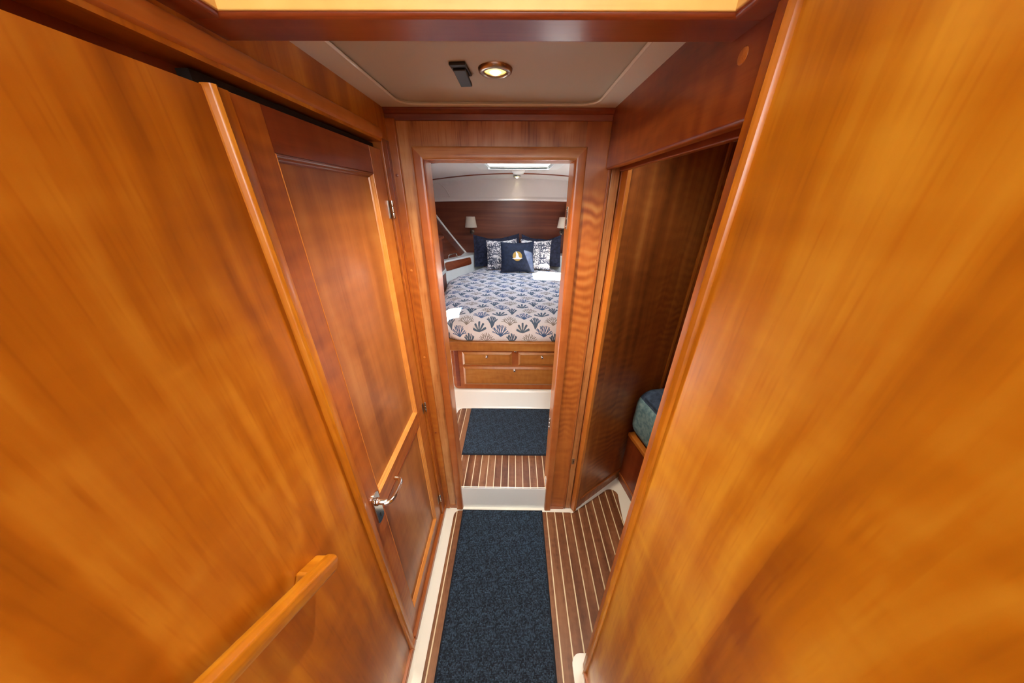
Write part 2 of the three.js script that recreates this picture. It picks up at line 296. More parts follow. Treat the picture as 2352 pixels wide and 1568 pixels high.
part('casing', box(-0.455, -0.404, 0.03, 1.85, -1.095, -1.034, 0.003, 1), W.stile, wallL);
part('casing_groove', box(-0.41, -0.4025, 0.03, 1.84, -1.067, -1.064, 0.0005, 1), W.red, wallL);
part('baseboard', box(-0.44, -0.398, 0.0, 0.045, -1.095, -0.513, 0.004, 2), W.trim, wallL);
part('baseboard', box(-0.44, -0.399, 0.0, 0.04, -0.513, 0.85, 0.004, 2), W.trim, wallL);
// ---------------------------------------------------------------- port door
const door1 = struct('door_1', 'panelled wooden door on the left of the passage with chrome lever handle');
{
  const X = -0.412, xb = -0.45, z0 = -1.029, z1 = -0.49, st0 = -0.955, st1 = -0.575, yb = 0.05, yt = 1.819;
  part('stile', box(xb, X, yb, yt, z0, st0, 0.0015, 1), W.stile, door1);
  part('stile', box(xb, X, yb, yt, st1, z1, 0.0015, 1), W.stile, door1);
  part('rail', box(xb, X - 0.001, 1.752, yt, st0, st1, 0.001, 2), W.red, door1);
  part('rail', box(xb, X - 0.001, 0.795, 0.862, st0, st1, 0.001, 2), W.stile, door1);
  part('rail', box(xb, X - 0.001, yb, 0.128, st0, st1, 0.001, 2), W.stile, door1);
  part('panel', box(xb, X - 0.014, 0.86, 1.754, st0 - 0.002, st1 + 0.002, 0, 1, 4), W.panel, door1);
  part('panel', box(xb, X - 0.014, 0.126, 0.797, st0 - 0.002, st1 + 0.002, 0, 1, 9), W.panel, door1);
  part('gap_shade_strip', box(xb, -0.432, yt, 1.835, z0, z1, 0), M.gapDark, door1);  // dark strip added behind the gap, its shade put into the colour
  const mp = [[0.0006, -0.002], [0.0006, 0.0134], [0.002, 0.0142], [0.0034, 0.0134], [0.0042, 0.0118], [0.0072, 0.0110], [0.0086, 0.0096], [0.0096, 0.0066], [0.0105, 0.0058], [0.0135, 0.0050], [0.0155, 0.0020], [0.0165, -0.001]];
  for (const [y0, y1] of [[0.862, 1.752], [0.128, 0.795]])
    moulding([[X - 0.014, y0, st0], [X - 0.014, y0, st1], [X - 0.014, y1, st1], [X - 0.014, y1, st0]], true, mp.map(([a, d]) => [-a * 0.78, d]), [1, 0, 0], 0.5).forEach((g, i) => part('panel_moulding', g, i === 2 ? W.red : W.litMoulding, door1));
  for (const y of [1.653, 0.831, 0.19]) {
    const h = part('hinge', merge([box(X - 0.002, X + 0.002, y - 0.027, y + 0.027, -1.026, -1.012, 0.0008), box(X + 0.004, X + 0.0062, y - 0.027, y + 0.027, -1.046, -1.034, 0.0008)]), M.steel, door1);
    const k = []; for (let i = 0; i < 3; i++) k.push(lathe([[0, -0.0085], [0.0042, -0.0085], [0.0046, -0.0075], [0.0046, 0.0075], [0.0042, 0.0085], [0, 0.0085]], [X + 0.009, y + (i - 1) * 0.0185, -1.031], 'y', 16));
    part('knuckle', merge(k), M.chrome, h);
  }
  const hd = part('handle', merge([
    (() => { const s = new THREE.Shape(roundRect(-0.017, 0.017, -0.058, 0.058, 0.012).map(([a, b]) => new THREE.Vector2(a, b))); const g = new THREE.ExtrudeGeometry(s, { depth: 0.003, bevelSize: 0.0015, bevelThickness: 0.002, bevelSegments: 3 }); g.rotateY(Math.PI / 2); g.translate(X, 0.842, -0.548); return g; })(),
  ]), M.chrome, door1);
  const y = 0.868, z = -0.548;
  part('lever', merge([lathe([[0, 0], [0.012, 0], [0.012, 0.005], [0.009, 0.008], [0.0085, 0.032], [0, 0.033]], [X + 0.004, y, z], 'x', 24).rotateX(0), tube([[X + 0.03, y, z + 0.006], [X + 0.044, y, z - 0.002], [X + 0.050, y, z - 0.02], [X + 0.050, y - 0.004, z - 0.05], [X + 0.048, y - 0.008, z - 0.074], [X + 0.040, y - 0.009, z - 0.086], [X + 0.026, y - 0.009, z - 0.089]], 0.0068, 40, 14), new THREE.SphereGeometry(0.0068, 14, 10).translate(X + 0.026, y - 0.009, z - 0.089)]), M.chrome, hd);
  part('keyhole', box(X + 0.004, X + 0.006, 0.80, 0.816, -0.5505, -0.5455, 0.001), M.black, hd);
}
// ---------------------------------------------------------------- bulkhead with the doorway
const wallF = struct('wall_front');
const BZ = -1.10;
part('panel', box(-0.41, -0.332, 0.0, 1.935, BZ - 0.04, BZ, 0, 1, 3), W.bulkhead, wallF);
part('panel', box(0.225, 0.31, 0.0, 1.935, BZ - 0.04, BZ, 0, 1, 3), W.flame, wallF);
part('panel', box(-0.332, 0.225, 1.83, 1.935, BZ - 0.04, BZ, 0, 1, 5), W.bulkhead, wallF);
part('core', merge([box(-1.9, -0.30, 0, 2.06, BZ - 0.06, BZ - 0.038, 0), box(0.20, 0.38, 0, 2.06, BZ - 0.06, BZ - 0.038, 0), box(-0.301, 0.201, 1.81, 2.06, BZ - 0.06, BZ - 0.038, 0)]), W.trim, wallF);
part('corner_post', box(-0.412, -0.377, 0.012, 1.91, BZ - 0.01, BZ + 0.012, 0.004, 1), W.stile, wallF);
part('plinth', box(-0.376, -0.336, 0.004, 0.03, BZ - 0.01, BZ + 0.003, 0.001, 0), W.trim, wallF);
part('plinth', box(0.231, 0.308, 0.004, 0.03, BZ - 0.01, BZ + 0.003, 0.001, 0), W.trim, wallF);
for (const [x, y, m] of [[-0.394, 1.755, W.red], [-0.394, 1.44, W.orange], [-0.394, 1.06, W.orange], [-0.394, 0.62, W.red]]) part('dowel_plug', lathe([[0, 0.0012], [0.0045, 0.001], [0.005, 0], [0.005, -0.004]], [x, y, BZ + 0.0125], 'z', 20), m, wallF);
// door stop, track and slatted post at the starboard end of the bulkhead
part('stop_strip', box(0.309, 0.318, 0.012, 1.80, BZ - 0.03, BZ + 0.004, 0.002, 1), W.trim, wallF);
part('stop_strip', box(0.3205, 0.350, 0.012, 1.80, BZ - 0.03, BZ - 0.001, 0.003, 1), W.bulkhead, wallF);
part('stop_strip', box(0.3525, 0.3565, 0.012, 1.80, BZ - 0.03, BZ + 0.003, 0.0015, 1), W.trim, wallF);
{ const g = box(-0.018, 0.0, 0.012, 1.93, -0.02, 0.012, 0.002, 1); g.rotateY(0.45); g.translate(0.378, 0, BZ + 0.006); part('stop_strip', g, W.orange, wallF); }
part('ceiling_moulding', merge(moulding([[-0.405, 1.935, BZ], [0.31, 1.935, BZ]], false, [[0, 0], [0, 0.020], [0.006, 0.020], [0.009, 0.016], [0.014, 0.014], [0.016, 0.009], [0.022, 0.007], [0.030, 0.006], [0.031, 0]].map(([a, d]) => [-a, d]), [0, 0, 1])), W.red, wallF);
part('ceiling_moulding', merge(moulding([[-0.406, 1.935, -0.55], [-0.406, 1.935, BZ + 0.005]], false, [[0, 0], [0, 0.020], [0.006, 0.020], [0.009, 0.016], [0.012, 0.006], [0.014, 0]].map(([a, d]) => [a, d]), [1, 0, 0])), W.red, wallF);
part('ceiling_moulding', merge(moulding([[0.299, 1.935, BZ + 0.005], [0.299, 1.935, -0.54]], false, [[0, 0], [0, 0.020], [0.006, 0.020], [0.009, 0.016], [0.012, 0.006], [0.014, 0]].map(([a, d]) => [a, d]), [-1, 0, 0])), W.red, wallF);
const strike = part('strike_plate', box(0.3245, 0.3365, 0.39, 0.43, BZ - 0.001, BZ + 0.001, 0.0008), M.steel, wallF);
part('bolt_hole', box(0.3280, 0.3330, 0.403, 0.417, BZ, BZ + 0.0018, 0.0008), M.darkSteel, strike);
// doorway casing, mitred, with jamb lining and hinge leaves
const trim1 = struct('trim_1');
{
  const x0 = -0.2985, x1 = 0.194, yt = 1.80;
  const pr = [[-0.0002, -0.075], [-0.0002, 0.006], [0, 0.009], [0.0012, 0.0122], [0.0034, 0.0142], [0.0065, 0.0151], [0.0085, 0.0153], [0.011, 0.0153], [0.030, 0.0143], [0.032, 0.0142], [0.0342, 0.0136], [0.0358, 0.0122], [0.0365, 0.0100], [0.0365, -0.002]];
  moulding([[x0, 0.006, BZ], [x0, yt, BZ], [x1, yt, BZ], [x1, 0.006, BZ]], false, pr, [0, 0, 1]).forEach((g, i) => part('casing', g, i === 1 ? W.bulkhead : W.trim, trim1));
  part('jamb', box(x0 - 0.03, x0 + 0.0005, 0.0, yt, BZ - 0.07, BZ, 0.001, 1), W.orange, trim1);
  part('jamb', box(x1 - 0.0005, x1 + 0.03, 0.0, yt, BZ - 0.09, BZ, 0.001, 1), W.orange, trim1);
  part('jamb', box(x0, x1, yt - 0.001, yt + 0.02, BZ - 0.07, BZ, 0.001, 0), W.orange, trim1);
  for (const y of [1.625, 0.635]) {
    const h = part('hinge_leaf', box(x1 - 0.0025, x1, y - 0.038, y + 0.038, BZ - 0.066, BZ - 0.036, 0.0012), M.steel, trim1);
    for (const d of [-0.026, 0, 0.026]) part('screw', lathe([[0, 0.0022], [0.003, 0.0018], [0.0045, 0]], [x1 - 0.0025, y + d, BZ - 0.051], '-x', 14), M.chrome, h);
  }
  part('latch_plate', box(x1 - 0.003, x1, 0.205, 0.255, BZ - 0.03, BZ - 0.008, 0.001), M.white, trim1);
}
// ---------------------------------------------------------------- starboard wall: header, near panel
const wallR = struct('wall_right');
part('header', box(0.300, 0.326, 1.775, 1.94, BZ, 0.85, 0.007, 2, 6, 3), W.header, wallR);
part('header_track', box(0.327, 0.342, 1.79, 1.90, BZ, 0.85, 0, 2), M.gapDark, wallR);
part('header_track', box(0.342, 0.358, 1.769, 1.94, -1.09, 0.85, 0.003, 2), W.red, wallR);
part('dowel_plug', lathe([[0, 0.0012], [0.0085, 0.001], [0.0095, 0], [0.0095, -0.004]], [0.2998, 1.854, -0.507], '-x', 24), W.orange, wallR);
part('panel', box(0.296, 0.34, 0.0, 1.90, -0.424, 0.85, 0, 1, 0.5), W.goldenRight, wallR);
part('corner_post', merge(moulding([[0.2985, 0.004, -0.456], [0.2985, 1.90, -0.456]], false, postProfile.map(([a, d]) => [-a, d]), [-1, 0, 0])), W.golden, wallR);
part('baseboard', box(0.286, 0.33, 0.0, 0.035, -0.43, 0.85, 0.004, 2), W.trim, wallR);
// ---------------------------------------------------------------- starboard side cabin seen through the opening
const wallS = struct('wall_starboard');
{
  const ang = Math.atan2(0.236, 0.344), c = Math.cos(ang), s = Math.sin(ang);
  const put = (name, a0, a1, y0, y1, d0, d1, r, grain, mat, off) => { // a along the wall from the passage corner, d proud of it
    const g = box(a0, a1, y0, y1, d0, d1, r, grain, off); g.rotateY(ang); g.translate(0.380, 0, -1.100); return part(name, g, mat, wallS);
  };
  put('panel', 0.055, 0.76, 0.0, 1.96, -0.04, 0.0, 0, 1, W.shadowed, 7);
  put('stile', 0.0, 0.056, 0.0, 1.96, -0.04, 0.004, 0.002, 1, W.shadowed, 3);
  put('corner_stile', 0.672, 0.70, 0.0, 1.96, -0.02, 0.006, 0.003, 1, W.red, 2);
  put('base_moulding', 0.03, 0.43, 0.068, 0.086, -0.01, 0.008, 0.004, 0, W.trim);
  put('base_panel', 0.0, 0.43, 0.0, 0.07, -0.03, 0.002, 0.001, 0, W.shadowed);
  put('outer_panel', 0.75, 2.2, 0.0, 2.06, -0.06, -0.03, 0, 1, W.red);
  // outboard wall running aft from the corner
  const g = box(-0.04, 0.0, 0.0, 1.99, -0.1, 1.5, 0, 1, 5); g.rotateY(0.30); g.translate(0.955, 0, -1.50); part('panel', g, W.shadowed, wallS);
  const g2 = box(-0.046, 0.004, 0.4, 1.96, 0, 0.026, 0.003, 1, 5); g2.rotateY(0.30); g2.translate(0.947, 0, -1.495); part('corner_stile', g2, W.orange, wallS);
  const g3 = box(-0.0435, 0.0, 0.4, 1.96, 0.075, 0.078, 0, 1, 5); g3.rotateY(0.30); g3.translate(0.955, 0, -1.50); part('groove', g3, M.gapDark, wallS);
  for (const [u, y] of [[0.115, 1.725], [0.105, 1.565]]) { const k = lathe([[0, 0.003], [0.004, 0.0022], [0.0055, 0]], [0, 0, 0], '-x', 14); k.translate(-0.041, y, u); k.rotateY(0.30); k.translate(0.955, 0, -1.50); part('screw', k, M.chrome, wallS); }
  part('panel', box(0.34, 1.9, 0.0, 1.96, -0.32, -0.28, 0, 1), W.shadowed, wallS);
  part('locker_side', box(1.86, 1.9, 0.0, 2.0, -1.8, -0.28, 0, 1), W.shadowed, wallS);
}
// ---------------------------------------------------------------- passage ceiling
const ceil = struct('ceiling');
{
  const hole = roundRect(-0.340, 0.238, -1.052, -0.5, 0.05, 8).map(([x, z]) => [x, z]);
  part('rim', (() => { const g = slabShape([[-0.41, -1.11], [0.31, -1.11], [0.31, -0.45], [-0.41, -0.45]], [hole], 1.960, 0.026, 0.004); return g; })(), M.linerRim, ceil);
  part('bead', merge((() => { const pr = bead(0.008, 0.004, 5); return moulding(hole.map(([x, z]) => [x, 1.9345, z]), true, pr.map(([a, d]) => [a - 0.003, d]), [0, -1, 0], 1.0); })()), M.linerRim, ceil);
  part('headliner', box(-0.40, 0.30, 1.9395, 1.955, -1.10, -0.45, 0, 0), M.liner, ceil);
  part('deck', merge([box(-1.9, 0.40, 2.0, 2.06, -1.2, -0.5, 0), box(0.97, 1.9, 2.0, 2.06, -1.2, -0.5, 0), box(0.40, 0.97, 2.0, 2.06, -1.2, -1.07, 0), box(0.40, 0.97, 2.0, 2.06, -0.64, -0.5, 0), box(0.31, 0.42, 1.91, 2.0, -1.6, -0.3, 0), box(0.95, 1.9, 1.91, 2.0, -1.6, -0.3, 0), box(0.42, 0.95, 1.91, 2.0, -1.6, -1.05, 0), box(0.42, 0.95, 1.91, 2.0, -0.66, -0.3, 0)]), M.cabinLiner, ceil);
  part('added_hatch_pane', box(0.40, 0.97, 2.0, 2.01, -1.07, -0.64, 0), M.frosted, ceil);  // unseen frosted hatch, added to brighten the side cabin
}
// coaming round the companionway overhead; lit face and shaded underside put into wood colours
const beam = struct('trim_2', 'varnished coaming round the overhead opening');
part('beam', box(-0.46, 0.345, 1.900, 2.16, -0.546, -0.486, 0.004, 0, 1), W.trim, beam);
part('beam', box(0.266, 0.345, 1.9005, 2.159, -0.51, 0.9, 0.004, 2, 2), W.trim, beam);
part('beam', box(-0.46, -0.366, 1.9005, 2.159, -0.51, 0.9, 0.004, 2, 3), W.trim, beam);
part('daylit_facing', box(-0.372, 0.272, 1.885, 2.162, -0.4875, -0.481, 0.0015, 0, 1), W.pale, beam);
part('daylit_facing', box(0.261, 0.2675, 1.885, 2.161, -0.483, 0.9, 0.0015, 2, 2), W.pale, beam);
part('daylit_facing', box(-0.3675, -0.361, 1.885, 2.161, -0.483, 0.9, 0.0015, 2, 3), W.pale, beam);
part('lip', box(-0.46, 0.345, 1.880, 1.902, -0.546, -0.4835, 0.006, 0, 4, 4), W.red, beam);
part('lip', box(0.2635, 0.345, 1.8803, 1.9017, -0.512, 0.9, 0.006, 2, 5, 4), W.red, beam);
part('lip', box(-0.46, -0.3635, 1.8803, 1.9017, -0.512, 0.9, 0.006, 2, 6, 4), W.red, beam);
// ---------------------------------------------------------------- saloon behind and above the camera, through whose windows daylight comes
const saloon = struct('wall_aft');
{
  const holeWall = (x0, x1, y0, y1, z0, z1, a0, a1, b0, b1, along) => along === 'x'
    ? merge([box(x0, x1, y0, b0, z0, z1, 0), box(x0, x1, b1, y1, z0, z1, 0), box(x0, a0, b0, b1, z0, z1, 0), box(a1, x1, b0, b1, z0, z1, 0)])
    : merge([box(x0, x1, y0, b0, z0, z1, 0), box(x0, x1, b1, y1, z0, z1, 0), box(x0, x1, b0, b1, z0, a0, 0), box(x0, x1, b0, b1, a1, z1, 0)]);
  part('aft_wall', holeWall(-1.9, 1.9, 0.8, 3.0, 3.3, 3.36, -1.8, 1.8, 1.6, 2.88, 'x'), M.saloon, saloon);
  part('port_wall', holeWall(-1.96, -1.9, 0.8, 3.0, -0.56, 3.36, 0.4, 3.0, 2.1, 2.75, 'z'), M.saloon, saloon);
  part('starboard_wall', holeWall(1.9, 1.96, 0.8, 3.0, -0.56, 3.36, 0.4, 3.0, 2.1, 2.75, 'z'), M.saloon, saloon);
  part('forward_wall', box(-1.96, 1.96, 2.0, 3.0, -0.62, -0.56, 0), M.saloon, saloon);
  const rx0 = -0.5, rx1 = 0.5, rz0 = 0.35, rz1 = 1.45;
  part('saloon_roof', merge([box(-2, rx0, 2.95, 3.02, -0.65, 3.4, 0), box(rx1, 2, 2.95, 3.02, -0.65, 3.4, 0), box(rx0, rx1, 2.95, 3.02, -0.65, rz0, 0), box(rx0, rx1, 2.95, 3.02, rz1, 3.4, 0)]), M.saloon, saloon);
  part('added_skylight_pane', box(rx0 - 0.02, rx1 + 0.02, 3.02, 3.03, rz0 - 0.02, rz1 + 0.02, 0), M.frosted, saloon);  // unseen translucent skylight, added to light the passage from above
  part('side_deck', merge([box(-1.96, -0.44, 1.96, 2.02, -0.6, 0.85, 0), box(0.33, 1.96, 1.96, 2.02, -0.6, 0.85, 0)]), M.saloon, saloon);
  part('saloon_sole', box(-1.96, 1.96, 0.8, 0.9, 0.85, 3.36, 0), teakTone[1], saloon);
  part('bulkhead_under_deck', merge([box(-1.96, -0.41, 0.8, 2.0, 0.85, 0.9, 0), box(0.30, 1.96, 0.8, 2.0, 0.85, 0.9, 0), box(-0.45, 0.34, -0.05, 0.9, 0.8, 0.86, 0)]), W.panel, saloon);
}

// ================================================================ forward cabin
const CX = 0.025;
const camber = (x, z) => 1.968 - 0.066 * ((x - CX) / 0.97) ** 2 - (z < -3.6 ? (-3.6 - z) * 0.14 : 0);
function camberSlab(x0, x1, z0, z1, t = 0.02, lift = 0) {
  const nx = Math.max(2, Math.ceil((x1 - x0) / 0.08)), nz = Math.max(1, Math.ceil((z1 - z0) / 0.2)), g = new THREE.BoxGeometry(1, 1, 1, nx, 1, nz), p = g.attributes.position;
  for (let i = 0; i < p.count; i++) { const x = x0 + (p.getX(i) + 0.5) * (x1 - x0), z = z0 + (p.getZ(i) + 0.5) * (z1 - z0); p.setXYZ(i, x, camber(x, z) + lift + (p.getY(i) + 0.5) * t, z); }
  g.computeVertexNormals(); return boxUV(g.toNonIndexed(), 0);
}
const ceilF = struct('ceiling_forward');
const HX0 = -0.255, HX1 = 0.315, HZ0 = -3.11, HZ1 = -2.66; // hatch opening
const PX0 = -1.08, PX1 = -0.83, PZ0 = -1.83, PZ1 = -1.65;  // unseen side opening, placed and sized for the sun patch on the bed
part('headliner', merge([
  camberSlab(-1.95, 1.95, -4.1, HZ0), camberSlab(-1.95, HX0, HZ0, HZ1), camberSlab(HX1, 1.95, HZ0, HZ1), camberSlab(-1.95, 1.95, HZ1, PZ0),
  camberSlab(-1.95, PX0, PZ0, PZ1), camberSlab(PX1, 1.95, PZ0, PZ1), camberSlab(-1.95, 1.95, PZ1, -1.12)]), M.cabinLiner, ceilF);
for (const z of [-3.64, -2.46]) part('batten', camberSlab(-1.5, 1.55, z - 0.012, z + 0.012, 0.03, -0.012), W.red, ceilF);
// overhead hatch
const win1 = struct('window_1', 'overhead hatch with clear pane in the forward cabin ceiling');
{
  const yc = 1.966, o = roundRect(HX0 - 0.085, HX1 + 0.085, HZ0 - 0.035, HZ1 + 0.06, 0.05), i = roundRect(HX0, HX1, HZ0, HZ1, 0.02);
  const ring = slabShape(o, [i], yc - 0.002, 0.016, 0.003); part('bezel', ring, M.white, win1);
  part('frame', slabShape(roundRect(HX0 - 0.004, HX1 + 0.004, HZ0 - 0.004, HZ1 + 0.004, 0.02), [roundRect(HX0 + 0.012, HX1 - 0.012, HZ0 + 0.012, HZ1 - 0.012, 0.015)], yc + 0.014, 0.010, 0.002), M.frame, win1);
  part('collar', slabShape(roundRect(HX0 - 0.012, HX1 + 0.012, HZ0 - 0.012, HZ1 + 0.012, 0.02), [roundRect(HX0, HX1, HZ0, HZ1, 0.02)], yc + 0.028, 0.042, 0), M.white, win1);
  part('pane', box(HX0 + 0.006, HX1 - 0.006, yc + 0.008, yc + 0.013, HZ0 + 0.006, HZ1 - 0.006, 0), M.glass, win1);
  part('hatch_handle', merge([0.22, 0.78].map((k) => box(HX0 + (HX1 - HX0) * k - 0.025, HX0 + (HX1 - HX0) * k + 0.025, yc - 0.004, yc + 0.006, HZ0 + 0.02, HZ0 + 0.04, 0.004))), M.steel, win1);
}
// headboard bulkhead and the white coachroof face above it
const wallB = struct('wall_bow');
const HZ = -3.9;
part('headboard', box(-1.6, 1.65, 0.3, 1.70, HZ - 0.04, HZ, 0, 0, 2), W.head, wallB);
{
  const prof = [[-3.9, 1.668], [-3.868, 1.668], [-3.862, 1.676], [-3.862, 1.690], [-3.868, 1.700], [-3.878, 1.708], [-3.884, 1.72], [-3.896, 1.90], [-3.91, 1.93], [-3.91, 1.668]];
  const sh = new THREE.Shape(prof.map(([z, y]) => new THREE.Vector2(-z, y + (y < 1.8 ? 0.016 : 0))));
  const g = new THREE.ExtrudeGeometry(sh, { depth: 3.3, bevelEnabled: false, steps: 30 }); g.rotateY(Math.PI / 2); g.translate(-1.65, 0, 0);
  const p = g.attributes.position; for (let i = 0; i < p.count; i++) { const x = p.getX(i); p.setY(i, p.getY(i) - 0.012 * ((x - CX) / 0.9) ** 2); }
  g.computeVertexNormals(); part('coachroof_face', toCreasedNormals(g, 0.5), M.gelcoatGloss, wallB);
}
for (const sx of [-1, 1]) { // raised round corner of the moulded face
  const X = CX + sx * 0.93; part('moulded_corner', tube([[X + sx * 0.12, 1.875, HZ + 0.006], [X + sx * 0.06, 1.876, HZ + 0.008], [X + sx * 0.0, 1.862, HZ + 0.010], [X - sx * 0.06, 1.81, HZ + 0.013], [X - sx * 0.11, 1.725, HZ + 0.018]], 0.007, 24, 10), M.gelcoatGloss, wallB);
}
// hull sides: flared, wood-lined, with a white shelf rim and a white strip in the corner
for (const sx of [-1, 1]) {
  const hull = struct(sx < 0 ? 'wall_port_forward' : 'wall_starboard_forward');
  const P = (x, y, z) => [CX + sx * x, y, z];
  // stations from bow to aft: [z, half-breadth at shelf (y 1.0), at 1.6, at 2.0]
  const st = [[-3.905, 0.632, 1.09, 1.30], [-3.66, 0.635, 1.14, 1.38], [-3.28, 0.865, 1.28, 1.52], [-2.7, 1.20, 1.5, 1.68], [-1.9, 1.40, 1.66, 1.82], [-1.1, 1.48, 1.75, 1.9]];
  const rows = [[0, 1.0], [0.5, 1.3], [1, 1.6], [2, 2.02]];
  // horizontal planks on the hull side
  const nPl = 9;
  const bAt = (s, y) => y < 1.6 ? s[1] + (s[2] - s[1]) * (y - 1.0) / 0.6 : s[2] + (s[3] - s[2]) * (y - 1.6) / 0.42;
  for (let k = 0; k < nPl; k++) {
    const y0 = 1.0 + k * 0.115, y1 = y0 + 0.113, pos = [], uv = [];
    for (let i = 0; i + 1 < st.length; i++) {
      const A = P(bAt(st[i], y0), y0, st[i][0]), B = P(bAt(st[i + 1], y0), y0, st[i + 1][0]), C = P(bAt(st[i + 1], y1), y1, st[i + 1][0]), D = P(bAt(st[i], y1), y1, st[i][0]);
      const q = (p) => { pos.push(...p); uv.push(p[1], p[2] + k * 0.7); };
      (sx < 0 ? [A, B, C, A, C, D] : [A, C, B, A, D, C]).forEach(q);
    }
    const g = new THREE.BufferGeometry(); g.setAttribute('position', new THREE.Float32BufferAttribute(pos, 3)); g.setAttribute('uv', new THREE.Float32BufferAttribute(uv, 2)); g.computeVertexNormals();
    const back = g.clone(); back.translate(sx * 0.02, 0, 0);
    part('plank', merge([g, back]), W.head, hull);
  }
  const bow = st[0];
  part('corner_strip', merge((() => { const pts = []; for (let i = 0; i <= 10; i++) { const y = 1.0 + i * 0.062, b = bAt(bow, y) + 0.012 * Math.sin(Math.PI * i / 10); pts.push(P(b - 0.01, y, HZ + 0.008)); } return [tube(pts, 0.014, 30, 8)]; })()), M.gelcoat, hull);
  // shelf: white rim and a face sloping in to the bed, given as two lines from the bow aft (distance from the centre line, z)
  const SY = 1.06, BY = 0.88;
  const top = [[0.475, -3.89], [0.581, -3.66], [0.839, -3.278], [1.155, -2.7], [1.325, -1.9], [1.375, -1.2]], bot = [[0.44, -3.89], [0.545, -3.60], [0.775, -3.10], [1.0, -2.5], [1.2, -1.8], [1.3, -1.2]];
  const loft = (A, ya, B, yb) => { // strip of quads between two lines, two-sided by thickness downwards
    const pos = [], uv = [];
    const fine = (L) => L.slice(0, -1).flatMap(([b, z], i) => [0, 1, 2, 3, 4, 5].map((k) => [b + (L[i + 1][0] - b) * k / 6, z + (L[i + 1][1] - z) * k / 6])).concat([L.at(-1)]); A = fine(A); B = fine(B);
    for (let i = 0; i + 1 < A.length; i++) { const a = P(A[i][0], ya, A[i][1]), b = P(A[i + 1][0], ya, A[i + 1][1]), c = P(B[i + 1][0], yb, B[i + 1][1]), d = P(B[i][0], yb, B[i][1]); (sx < 0 ? [a, d, c, a, c, b] : [a, c, d, a, b, c]).forEach((p) => { pos.push(...p); uv.push(p[2], p[1]); }); }
    const g = new THREE.BufferGeometry(); g.setAttribute('position', new THREE.Float32BufferAttribute(pos, 3)); g.setAttribute('uv', new THREE.Float32BufferAttribute(uv, 2)); g.computeVertexNormals(); return g;
  };
  const off = (L, d) => L.map(([b, z]) => [b + d, z]);
  part('shelf_face', merge([loft(top, SY, bot, BY), loft(bot, BY, bot, 0.5), loft(off(top, 0.03), SY, off(bot, 0.03), 0.5)]), M.gelcoat, hull);
  { const sh = []; top.forEach(([b, z]) => sh.push([CX + sx * (b - 0.006), z])); [...top].reverse().forEach(([b, z]) => sh.push([CX + sx * (b + 0.4), z])); part('shelf_top', slabShape(sh, [], SY + 0.008, 0.02, 0.004), M.gelcoat, hull); }
  // inset wooden fronts on the sloping face
  const front = (k, s0, s1, t0, t1) => {
    const T1 = v3(P(top[k][0], SY, top[k][1])), T2 = v3(P(top[k + 1][0], SY, top[k + 1][1])), B1 = v3(P(bot[k][0], BY, bot[k][1])), B2 = v3(P(bot[k + 1][0], BY, bot[k + 1][1]));
    const L = T1.distanceTo(T2), D = T1.distanceTo(B1), nn = T2.clone().sub(T1).cross(B1.clone().sub(T1)).normalize().multiplyScalar(sx < 0 ? 1 : -1); if (nn.x * sx > 0) nn.negate();
    const sh = new THREE.Shape(roundRect(s0 * L, s1 * L, t0 * D, t1 * D, 0.02).map(([p, q]) => new THREE.Vector2(p, q)));
    const g = new THREE.ExtrudeGeometry(sh, { depth: 0.008, bevelSize: 0.002, bevelThickness: 0.002, bevelSegments: 1 }), p = g.attributes.position;
    for (let i = 0; i < p.count; i++) { const s_ = p.getX(i) / L, t_ = p.getY(i) / D, z_ = p.getZ(i); const q = T1.clone().lerp(T2, s_).lerp(B1.clone().lerp(B2, s_), t_).addScaledVector(nn, z_); p.setXYZ(i, q.x, q.y, q.z); }
    if (sx < 0) { for (let i = 0; i < p.count; i += 3) for (let c = 0; c < 3; c++) { const x = p.array[(i + 1) * 3 + c]; p.array[(i + 1) * 3 + c] = p.array[(i + 2) * 3 + c]; p.array[(i + 2) * 3 + c] = x; } }
    g.computeVertexNormals(); part('locker_front', boxUV(g, 2, 3), W.red, hull);
  };
  front(1, 0.02, 0.95, 0.08, 0.50); front(2, 0.10, 0.6, 0.45, 0.92);
}
{ // locker at the aft end of the port shelf
  const hull = scene.getObjectByName('wall_port_forward');
  part('locker', box(-1.2, -0.742, 1.022, 1.352, -3.055, -2.3, 0.006, 1), W.red, hull);
  part('locker_top', box(-1.2, -0.725, 1.335, 1.36, -3.085, -2.3, 0.006, 2), W.red, hull);
  part('locker_trim', box(-1.2, -0.738, 0.985, 1.024, -3.10, -2.3, 0.006, 2), M.gelcoat, hull);
  part('locker', box(-1.2, -0.745, 0.80, 0.988, -3.09, -2.3, 0.006, 2), W.red, hull);
}
